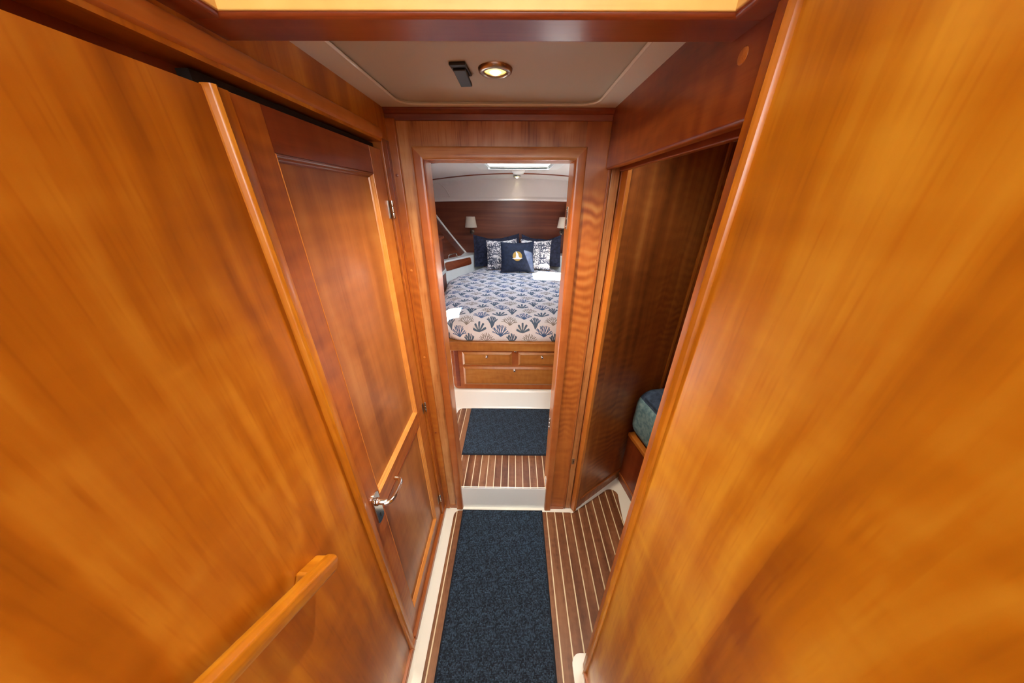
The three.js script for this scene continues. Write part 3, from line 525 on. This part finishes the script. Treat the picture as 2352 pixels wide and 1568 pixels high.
// ---------------------------------------------------------------- berth base with drawers
const berth = thing('island_berth', 'wooden island berth base with drawers on a white plinth under the bed', 'bed', [CX, FY, -2.6]);
part('plinth', (() => {
  const sh = new THREE.Shape([[1.812, FY], [1.822, FY + 0.012], [1.846, 0.312], [1.852, 0.324], [1.862, 0.33], [1.90, 0.332], [3.8, 0.332], [3.8, FY]].map(([z, y]) => new THREE.Vector2(z, y)));
  const g = new THREE.ExtrudeGeometry(sh, { depth: 1.5, bevelEnabled: false }); g.rotateY(H); g.translate(-0.72, 0, 0); return toCreasedNormals(boxUV(g.toNonIndexed()), 0.6);
})(), M.gelcoat, berth);
part('carcass', box(-0.66, 0.71, 0.33, 0.70, -3.7, -1.885, 0.01), M.gelcoat, berth);
{
  const s = new THREE.Shape(); const x0 = -0.468, x1 = 0.518, y0 = 0.340, y1 = 0.70, r = 0.045;
  s.moveTo(x0, y1); s.lineTo(x0, y0 + r); s.quadraticCurveTo(x0, y0, x0 + r, y0); s.lineTo(x1 - r, y0); s.quadraticCurveTo(x1, y0, x1, y0 + r); s.lineTo(x1, y1); s.closePath();
  const g = new THREE.ExtrudeGeometry(s, { depth: 0.03, bevelSize: 0.002, bevelThickness: 0.002, bevelSegments: 2 }); g.translate(0, 0, -1.892); part('face_frame', boxUV(g, 0, 4), W.trim, berth);
  part('stile', box(x0 + 0.02, x0 + 0.052, y0 + 0.02, y1, -1.87, -1.8575, 0.002, 1), W.red, berth);
}
const drawer = (x0, x1, y0, y1, kx, ky) => {
  const z = -1.8585, b = 0.016, t = 0.011;
  const d = part('drawer', merge(moulding([[x0, y0, z], [x1, y0, z], [x1, y1, z], [x0, y1, z]], true, [[0, -0.006], [0, 0.002], [b, t], [b + 0.002, t]], [0, 0, 1], 0.2).concat([box(x0 + b, x1 - b, y0 + b, y1 - b, z - 0.01, z + t, 0, 0)])), W.drawer, berth);
  part('knob', lathe([[0, 0.020], [0.006, 0.0195], [0.009, 0.016], [0.009, 0.013], [0.005, 0.009], [0.0045, 0.003], [0.008, 0.001], [0.008, 0]], [kx, ky, z + t], 'z', 20), M.chrome, d);
};
drawer(-0.385, -0.012, 0.560, 0.672, -0.199, 0.642); drawer(0.035, 0.425, 0.560, 0.672, 0.213, 0.642); drawer(-0.385, 0.425, 0.382, 0.546, 0.008, 0.526);
part('rail_knob', lathe([[0, 0.020], [0.006, 0.0195], [0.009, 0.016], [0.009, 0.013], [0.005, 0.009], [0.0045, 0.003], [0.008, 0.001], [0.008, 0]], [0.013, 0.686, -1.862], 'z', 20), M.chrome, berth);
part('rim_board', box(-0.62, 0.67, 0.69, 0.764, -1.895, -1.836, 0.008, 0, 3, 3), W.drawer, berth);
part('bed_board', slabShape([[-0.6, -1.86], [0.65, -1.86], [0.82, -3.0], [0.62, -3.85], [-0.57, -3.85], [-0.77, -3.0]], [], 0.762, 0.03), W.trim, berth);

// ---------------------------------------------------------------- bedspread over the mattress
const bed = thing('bedspread', 'cream bedspread printed with blue and grey coral over the mattress', 'bedspread', [CX, 0.765, -2.75]);
{
  const half = [[0, 1.845], [0.30, 1.845], [0.40, 1.848], [0.47, 1.865], [0.52, 1.90], [0.555, 1.96], [0.585, 2.06], [0.65, 2.35], [0.72, 2.75], [0.76, 3.02], [0.70, 3.22], [0.575, 3.48], [0.475, 3.74], [0.45, 3.81], [0.40, 3.85], [0, 3.86]];
  const dense = []; for (let i = 0; i + 1 < half.length; i++) { const n = Math.ceil(Math.hypot(half[i + 1][0] - half[i][0], half[i + 1][1] - half[i][1]) / 0.04); for (let k = 0; k < n; k++) dense.push([half[i][0] + (half[i + 1][0] - half[i][0]) * k / n, half[i][1] + (half[i + 1][1] - half[i][1]) * k / n]); }
  const out = [...dense.map(([x, z]) => [x, -z]), [0, -3.86], ...dense.slice(1).reverse().map(([x, z]) => [-x, -z])];
  const n = out.length, nor = out.map((_, i) => { const a = out[(i - 1 + n) % n], b = out[(i + 1) % n]; const dx = b[0] - a[0], dz = b[1] - a[1], l = Math.hypot(dx, dz); return [-dz / l, dx / l]; });
  // profile: [inset, height above the board]
  const prof = [[0.012, 0], [0.003, 0.015], [0, 0.04], [0.002, 0.075], [0.010, 0.105], [0.028, 0.132], [0.055, 0.150], [0.095, 0.162], [0.15, 0.168], [0.21, 0.172]];
  let len = 0; const arcs = prof.map((p, k) => (k ? len += Math.hypot(p[0] - prof[k - 1][0], p[1] - prof[k - 1][1]) : 0)); const full = len;
  const pos = [], uv = [], idx = [];
  const wave = (x, z) => 0.010 * (fbm(x * 2.6 + 9, z * 2.6 + 30, 99, 99, 501, 3) - 0.5) * 2 + 0.004 * (fbm(x * 9 + 9, z * 9 + 90, 99, 99, 511, 2) - 0.5);
  prof.forEach(([ins, y], k) => out.forEach(([x, z], i) => {
    const sgn = (nor[i][0] * x + nor[i][1] * (z + 2.8)) > 0 ? 1 : -1;
    const X = x - sgn * nor[i][0] * ins, Z = z - sgn * nor[i][1] * ins, e = full - arcs[k];
    pos.push(X + CX, 0.765 + y + (k > 2 ? wave(X, Z) * Math.min(1, y / 0.15) : 0), Z + (k > 0 && k < 6 ? wave(X * 2, 3) * 0.8 : 0));
    const fx = x - sgn * nor[i][0] * prof.at(-1)[0], fz = z - sgn * nor[i][1] * prof.at(-1)[0];
    uv.push(fx + sgn * nor[i][0] * e, fz + sgn * nor[i][1] * e);
  }));
  const K = 7; // towards the centre line
  const lastRing = out.map(([x, z], i) => { const o = ((prof.length - 1) * n + i) * 3; return [pos[o] - CX, pos[o + 2], uv[((prof.length - 1) * n + i) * 2], uv[((prof.length - 1) * n + i) * 2 + 1]]; });
  for (let k = 1; k <= K; k++) lastRing.forEach(([x, z]) => { const f = 1 - k / K, X = x * f, zc = Math.max(-3.4, Math.min(-2.2, z)), Z = zc + (z - zc) * (f * 0.8 + 0.2 * f); pos.push(X + CX, 0.765 + 0.172 + 0.012 * (1 - f) + wave(X, Z), Z); uv.push(X, Z); });
  const R = prof.length + K;
  for (let r = 0; r + 1 < R; r++) for (let i = 0; i < n; i++) { const a = r * n + i, b = r * n + (i + 1) % n, c = a + n, d = b + n; idx.push(a, c, b, b, c, d); }
  let g = new THREE.BufferGeometry(); g.setAttribute('position', new THREE.Float32BufferAttribute(pos, 3)); g.setAttribute('uv', new THREE.Float32BufferAttribute(uv.map((q, i) => i % 2 ? -q : q), 2)); g.setIndex(idx); g.computeVertexNormals();
  let up = 0; for (let i = n * prof.length; i < g.attributes.normal.count; i++) up += g.attributes.normal.getY(i);
  if (up < 0) { for (let i = 0; i < idx.length; i += 3) [idx[i + 1], idx[i + 2]] = [idx[i + 2], idx[i + 1]]; g.setIndex(idx); g.computeVertexNormals(); }
  part('cover', g, M.quilt, bed);
}
// ---------------------------------------------------------------- pillows
function pillowGeo(w, h, t, flange = 0, sd = 1, power = 0.5, sag = 0) {
  const N = 36, pos = [], uv = [], idx = [], half = (N + 1) * (N + 1);
  for (const s of [1, -1]) for (let j = 0; j <= N; j++) for (let i = 0; i <= N; i++) {
    const a = i / N * 2 - 1, b = j / N * 2 - 1, fx = flange ? 1 - 2 * flange / w : 1, fy = flange ? 1 - 2 * flange / h : 1;
    const e = Math.max(0, 1 - (a / fx) ** 2) * Math.max(0, 1 - (b / fy) ** 2);
    const pinch = flange ? 0.02 : 0.055, x = a * w / 2 * (1 - pinch * (1 - b * b) * Math.abs(a)), y = b * h / 2 * (1 - pinch * (1 - a * a) * Math.abs(b));
    const wr = (fbm(a * 3 + 7, b * 3 + 7, 99, 99, sd, 3) - 0.5) * 0.018 * Math.min(1, e * 4);
    pos.push(x, y - sag * h * (b > 0 ? b * b : 0) * (1 - a * a) * (0.55 + 0.8 * fbm(a * 1.5 + 5, 3.3, 99, 99, sd + 7, 2)), s * (t / 2 * Math.pow(e, power) + 0.002) + wr); uv.push(x, y);
  }
  for (let s = 0; s < 2; s++) for (let j = 0; j < N; j++) for (let i = 0; i < N; i++) { const a = s * half + j * (N + 1) + i, b = a + 1, c = a + N + 1, d = c + 1; if (s) idx.push(a, c, b, b, c, d); else idx.push(a, b, c, b, d, c); }
  const edge = []; for (let i = 0; i < N; i++) edge.push(i); for (let j = 0; j < N; j++) edge.push(j * (N + 1) + N); for (let i = N; i > 0; i--) edge.push(N * (N + 1) + i); for (let j = N; j > 0; j--) edge.push(j * (N + 1));
  edge.forEach((a, k) => { const b = edge[(k + 1) % edge.length]; idx.push(a, a + half, b, b, a + half, b + half); });
  const g = new THREE.BufferGeometry(); g.setAttribute('position', new THREE.Float32BufferAttribute(pos, 3)); g.setAttribute('uv', new THREE.Float32BufferAttribute(uv, 2)); g.setIndex(idx); g.computeVertexNormals(); return g;
}
function pillow(name, label, mat, w, h, t, [x, y, z], tilt, roll, yaw, flange, sd, group, sag = 0.04) {
  const g = new THREE.Group(); g.name = numbered(name); tag(g, label, 'pillow', group); scene.add(g);
  g.position.set(x, y, z); g.rotation.set(-tilt, yaw, roll, 'YXZ');
  const geo = pillowGeo(w, h, t, flange, sd, 0.5, sag); geo.translate(0, h / 2, 0);
  const m = shade(new THREE.Mesh(geo, mat)); m.name = 'cover'; g.add(m); return g;
}
pillow('sham_pillow', 'large dark navy pillow with flanged edge on the left, leaning on the headboard', M.sham, 0.58, 0.40, 0.15, [-0.215, 0.942, -3.65], 0.42, 0.03, 0.05, 0.035, 601, 'navy pillows against the headboard', 0.13);
pillow('sham_pillow', 'large dark navy pillow with flanged edge on the right, leaning on the headboard', M.sham, 0.50, 0.40, 0.15, [0.326, 0.942, -3.65], 0.42, -0.01, -0.05, 0.035, 607, 'navy pillows against the headboard', 0.16);
pillow('coral_pillow', 'white pillow with dense navy coral print, left of the plain navy cushion', M.coral, 0.37, 0.355, 0.12, [-0.138, 0.948, -3.43], 0.40, 0.04, 0.06, 0, 613, 'coral print pillows');
pillow('coral_pillow', 'white pillow with dense navy coral print, right of the plain navy cushion', M.coral, 0.37, 0.355, 0.12, [0.237, 0.948, -3.43], 0.40, -0.03, -0.05, 0, 619, 'coral print pillows');
{
  const g = pillow('emblem_cushion', 'navy square cushion with a white bird over a gold disc', M.navy, 0.385, 0.35, 0.11, [0.035, 0.95, -3.255], 0.40, 0.02, 0, 0, 631);
  g.userData.category = 'cushion';
  const emb = (name, geo, mat) => { const m = shade(new THREE.Mesh(geo, mat)); m.name = name; g.add(m); return m; };
  const ex = (sh, d, z) => { const q = new THREE.ExtrudeGeometry(sh, { depth: d, bevelEnabled: false, curveSegments: 24 }); q.translate(0.0, 0.170, z); return q; };
  const disc = new THREE.Shape(); disc.absarc(0, 0, 0.052, 0, Math.PI * 2);
  emb('gold_disc', ex(disc, 0.003, 0.0585), M.emblem.gold);
  const bird = new THREE.Shape([[-0.058, -0.026], [-0.02, -0.018], [-0.014, 0.01], [-0.018, 0.058], [0.006, 0.030], [0.016, -0.004], [0.026, -0.018], [0.058, -0.022], [0.040, -0.030], [0.0, -0.034], [-0.03, -0.032]].map((p) => new THREE.Vector2(...p)));
  emb('white_bird', ex(bird, 0.003, 0.060), M.emblem.white);
}
// ---------------------------------------------------------------- reading lamps on the headboard
const lampAt = (x, label) => {
  const y = 1.40, g = thing('wall_lamp', label, 'lamp', [x, y - 0.12, HZ], 'reading lamps on the headboard');
  part('back_plate', lathe([[0, 0.012], [0.026, 0.011], [0.030, 0.006], [0.030, 0]], [x, y - 0.075, HZ], 'z', 24), M.darkSteel, g);
  part('arm', merge([tube([[x, y - 0.075, HZ + 0.008], [x, y - 0.085, HZ + 0.05], [x, y - 0.075, HZ + 0.085], [x, y - 0.04, HZ + 0.09], [x, y + 0.02, HZ + 0.09]], 0.006, 24, 10), lathe([[0, 0], [0.014, 0], [0.014, 0.04], [0, 0.04]], [x, y - 0.03, HZ + 0.09], 'y', 16)]), M.darkSteel, g);
  part('lamp_shade', lathe([[0.074, 0], [0.054, 0.122], [0.0525, 0.122], [0.0725, 0]], [x, y - 0.015, HZ + 0.09], 'y', 36), M.shadeCloth, g);
  return g;
};
lampAt(-0.548, 'small wall lamp with cream shade on the headboard above the left navy pillow');
lampAt(0.602, 'small wall lamp with cream shade half hidden by the door frame on the right');
// chrome fiddle fitting on the port shelf
const cleat = thing('grab_bar', 'small chrome bar standing on the white shelf beside the bed', 'rail', [-0.74, 1.068, -3.42]);
part('bar', merge([tube([[-0.765, 1.066, -3.37], [-0.764, 1.10, -3.372], [-0.758, 1.115, -3.385], [-0.70, 1.115, -3.505], [-0.694, 1.10, -3.517], [-0.693, 1.066, -3.518]], 0.006, 40, 10)]), M.chrome, cleat);
// dome light under the hatch's forward edge
const dome = thing('dome_lamp', 'white dome ceiling lamp in front of the overhead hatch', 'lamp', [0.03, 1.966, -3.225]);
part('base_ring', lathe([[0.078, 0], [0.078, -0.010], [0.072, -0.014], [0.068, -0.012], [0.0, -0.012]], [0.03, 1.966, -3.225], 'y', 40), M.white, dome);
part('lens', lathe([[0.070, -0.012], [0.066, -0.030], [0.050, -0.044], [0.022, -0.050], [0, -0.051]], [0.03, 1.966, -3.225], 'y', 40), std('#f7f5f0', 0.25), dome);
// ---------------------------------------------------------------- downlights
const glowMat = (c, k) => new THREE.MeshStandardMaterial({ color: '#fff2d0', emissive: new THREE.Color(...c), emissiveIntensity: k, roughness: 0.4 });
M.bulb = glowMat([1, 0.9, 0.6], 1.6);
function downlight(label, x, y, z, r, glow, power, bulge = 1) {
  const g = thing('downlight', label, 'lamp', [x, y, z], null);
  part('bezel', lathe([[r * 0.62, 0.004], [r * 0.62, -0.004], [r * 0.70, -0.008], [r * 0.85, -0.008], [r * 0.96, -0.005], [r, 0]], [x, y, z], 'y', 48), M.steel, g);
  const cup = part('reflector', lathe([[r * 0.63, -0.003], [r * 0.55, 0.012], [r * 0.3, 0.016], [0, 0.017]], [x, y, z], 'y', 40), std('#e8c060', 0.25, { metalness: 0.8 }), g);
  part('bulb', lathe([[r * 0.36, -0.005 * bulge], [r * 0.2, -0.0085 * bulge], [0, -0.010 * bulge]], [x, y, z], 'y', 32), M.bulb, g);
  part('glass', lathe([[r * 0.63, -0.002 * bulge], [r * 0.5, -0.0045 * bulge], [r * 0.25, -0.006 * bulge], [0, -0.0065 * bulge]], [x, y, z], 'y', 40), glow, g);
  const l = new THREE.SpotLight(new THREE.Color(1, 0.82, 0.6), power, 0, 1.15, 0.8); l.position.set(x, y - 0.014 * bulge, z); l.target.position.set(x, 0, z); l.castShadow = true; l.shadow.radius = 1.2; scene.add(l, l.target);
  return g;
}
downlight('lit round downlight with chrome ring in the passage ceiling', -0.046, 1.9395, -0.822, 0.038, glowMat([1, 0.70, 0.17], 0.6), 1.2);
downlight('small lit downlight in the cabin ceiling above the headboard', 0.02, camber(0.02, -3.78) - 0.001, -3.78, 0.046, glowMat([1, 0.8, 0.25], 0.5), 0.006, 2.6);
// ---------------------------------------------------------------- black ceiling latch
const latch = thing('ceiling_latch', 'small black plastic latch on the ceiling beside the lit downlight', 'latch', [-0.121, 1.9395, -0.82]);
{
  const a = box(-0.018, 0.018, -0.006, 0, -0.032, 0.032, 0.0025); const b = box(-0.0135, 0.0135, -0.004, 0.003, -0.051, 0.016, 0.002); b.rotateX(-0.14); b.translate(0, -0.008, 0);
  for (const q of [a, b]) { q.rotateY(-0.09); q.translate(-0.121, 1.9395, -0.815); }
  part('plate', a, M.black, latch); part('tongue', b, M.black, latch);
}
// ---------------------------------------------------------------- handrail on the port panel
const rail = thing('handrail', 'varnished wooden handrail sloping along the left panel', 'handrail', [-0.412, 1.03, -0.26]);
{
  const d = new THREE.Vector3(0, 0.545, 0.839), e = new THREE.Vector3(-0.381, 0.998, -0.322), A = -Math.asin(0.545);
  const L = 1.0, sh = new THREE.Shape(roundRect(-0.0155, 0.0155, -0.018, 0.018, 0.011, 6).map(([a, b]) => new THREE.Vector2(a, b)));
  let g = new THREE.ExtrudeGeometry(sh, { depth: L, bevelEnabled: true, bevelSize: 0.005, bevelOffset: -0.005, bevelThickness: 0.006, bevelSegments: 4, steps: 4 });
  boxUV(g, 2); g.rotateX(A); g.translate(e.x, e.y, e.z); part('bar', toCreasedNormals(g, 0.7), W.goldenRight, rail);
  for (const s of [0.026, 0.9]) {
    const f = new RoundedBoxGeometry(0.030, 0.034, 0.060, 3, 0.006); boxUV(f, 0); f.rotateX(A); f.translate(-0.398, e.y + d.y * s, e.z + d.z * s); part('bracket', f, W.goldenRight, rail);
  }
}
// ---------------------------------------------------------------- rugs
function rug(label, x0, x1, y, z0, z1) {
  const g = thing('rug', label, 'rug', [(x0 + x1) / 2, y, (z0 + z1) / 2], null), b = 0.007;
  part('pile', box(x0 + b, x1 - b, y, y + 0.008, z0 + b, z1 - b, 0.001, 2, 0), M.rug, g);
  part('binding', merge(moulding([[x0, y, z0], [x1, y, z0], [x1, y, z1], [x0, y, z1]], true, bead(0.009, 0.0085, 5).map(([a, d]) => [-a, d]), [0, 1, 0], 1)), M.rugEdge, g);
}
rug('long navy blue runner rug on the passage floor', -0.2995, 0.182, 0.0004, -1.088, 0.3);
rug('navy blue rug on the raised cabin floor in front of the bed', -0.337, 0.37, FY + 0.0004, -1.805, -1.342);
// ---------------------------------------------------------------- settee in the side cabin
const settee = thing('settee', 'dark reddish wooden settee front under the teal cushion', 'settee', [0.95, 0, -0.9]);
{
  const g = box(0, 0.21, 0.0, 0.40, 0, 0.85, 0.003, 1, 4); g.rotateY(0.17); g.translate(0.712 - 0.0, 0, -1.315); // front leans inboard going aft
  part('front', g, W.red, settee);
  const b = box(-0.006, 0.02, 0.05, 0.07, 0.0, 0.85, 0.005, 2); b.rotateY(0.17); b.translate(0.712, 0, -1.315); part('base_moulding', b, W.trim, settee);
  const t = box(-0.008, 0.22, 0.395, 0.425, 0, 0.85, 0.006, 2); t.rotateY(0.17); t.translate(0.712, 0, -1.315); part('top_rail', t, W.orange, settee);
}
const cushion = thing('settee_cushion', 'teal blue upholstered seat cushion on the starboard settee', 'cushion', [0.95, 0.425, -0.9]);
{
  const sh = new THREE.Shape(roundRect(0, 0.25, 0, 0.325, 0.10, 8).map(([a, b]) => new THREE.Vector2(a, b)));
  const g = new THREE.ExtrudeGeometry(sh, { depth: 0.70, bevelEnabled: true, bevelSize: 0.05, bevelOffset: -0.05, bevelThickness: 0.06, bevelSegments: 6, curveSegments: 10 });
  boxUV(g, 2); g.translate(0, 0.425, 0.065);
  const q = toCreasedNormals(g, 1.0), A = q.attributes, halves = [[], []]; // split: upper, inner half is darker; nap shading put into the colour
  const dist = (v) => (v[0] - 0.085) * 0.55 + (v[1] - 0.655) * 0.83;
  for (let i = 0; i < A.position.count; i += 3) {
    const T = [0, 1, 2].map((k) => ['position', 'normal', 'uv'].flatMap((nm) => { const a = A[nm], o = []; for (let c = 0; c < a.itemSize; c++) o.push(a.array[(i + k) * a.itemSize + c]); return o; }));
    for (const sd of [0, 1]) { const f = sd ? 1 : -1, P = []; for (let k = 0; k < 3; k++) { const a = T[k], b = T[(k + 1) % 3], fa = f * dist(a), fb = f * dist(b); if (fa >= 0) P.push(a); if (fa * fb < 0) { const t = fa / (fa - fb); P.push(a.map((x, c) => x + t * (b[c] - x))); } } for (let k = 1; k + 1 < P.length; k++) halves[sd].push(P[0], P[k], P[k + 1]); }
  }
  halves.forEach((L, k) => { const h = new THREE.BufferGeometry(), put = (n, a, b) => h.setAttribute(n, new THREE.Float32BufferAttribute(L.flatMap((v) => v.slice(a, b)), b - a)); put('position', 0, 3); put('normal', 3, 6); put('uv', 6, 8); h.rotateY(0.17); h.translate(0.690, 0, -1.325); part(k ? 'nap_shaded_top' : 'front_panel', h, k ? M.blueTop : M.teal, cushion); });
  const w = tube([[0.022, 0.716, 0.07], [0.020, 0.718, 0.4], [0.022, 0.716, 0.75]], 0.004, 20, 8); w.rotateY(0.17); w.translate(0.690, 0, -1.325);
  part('piping', w, M.blueTop, cushion);
}
renderer.render(scene, camera);
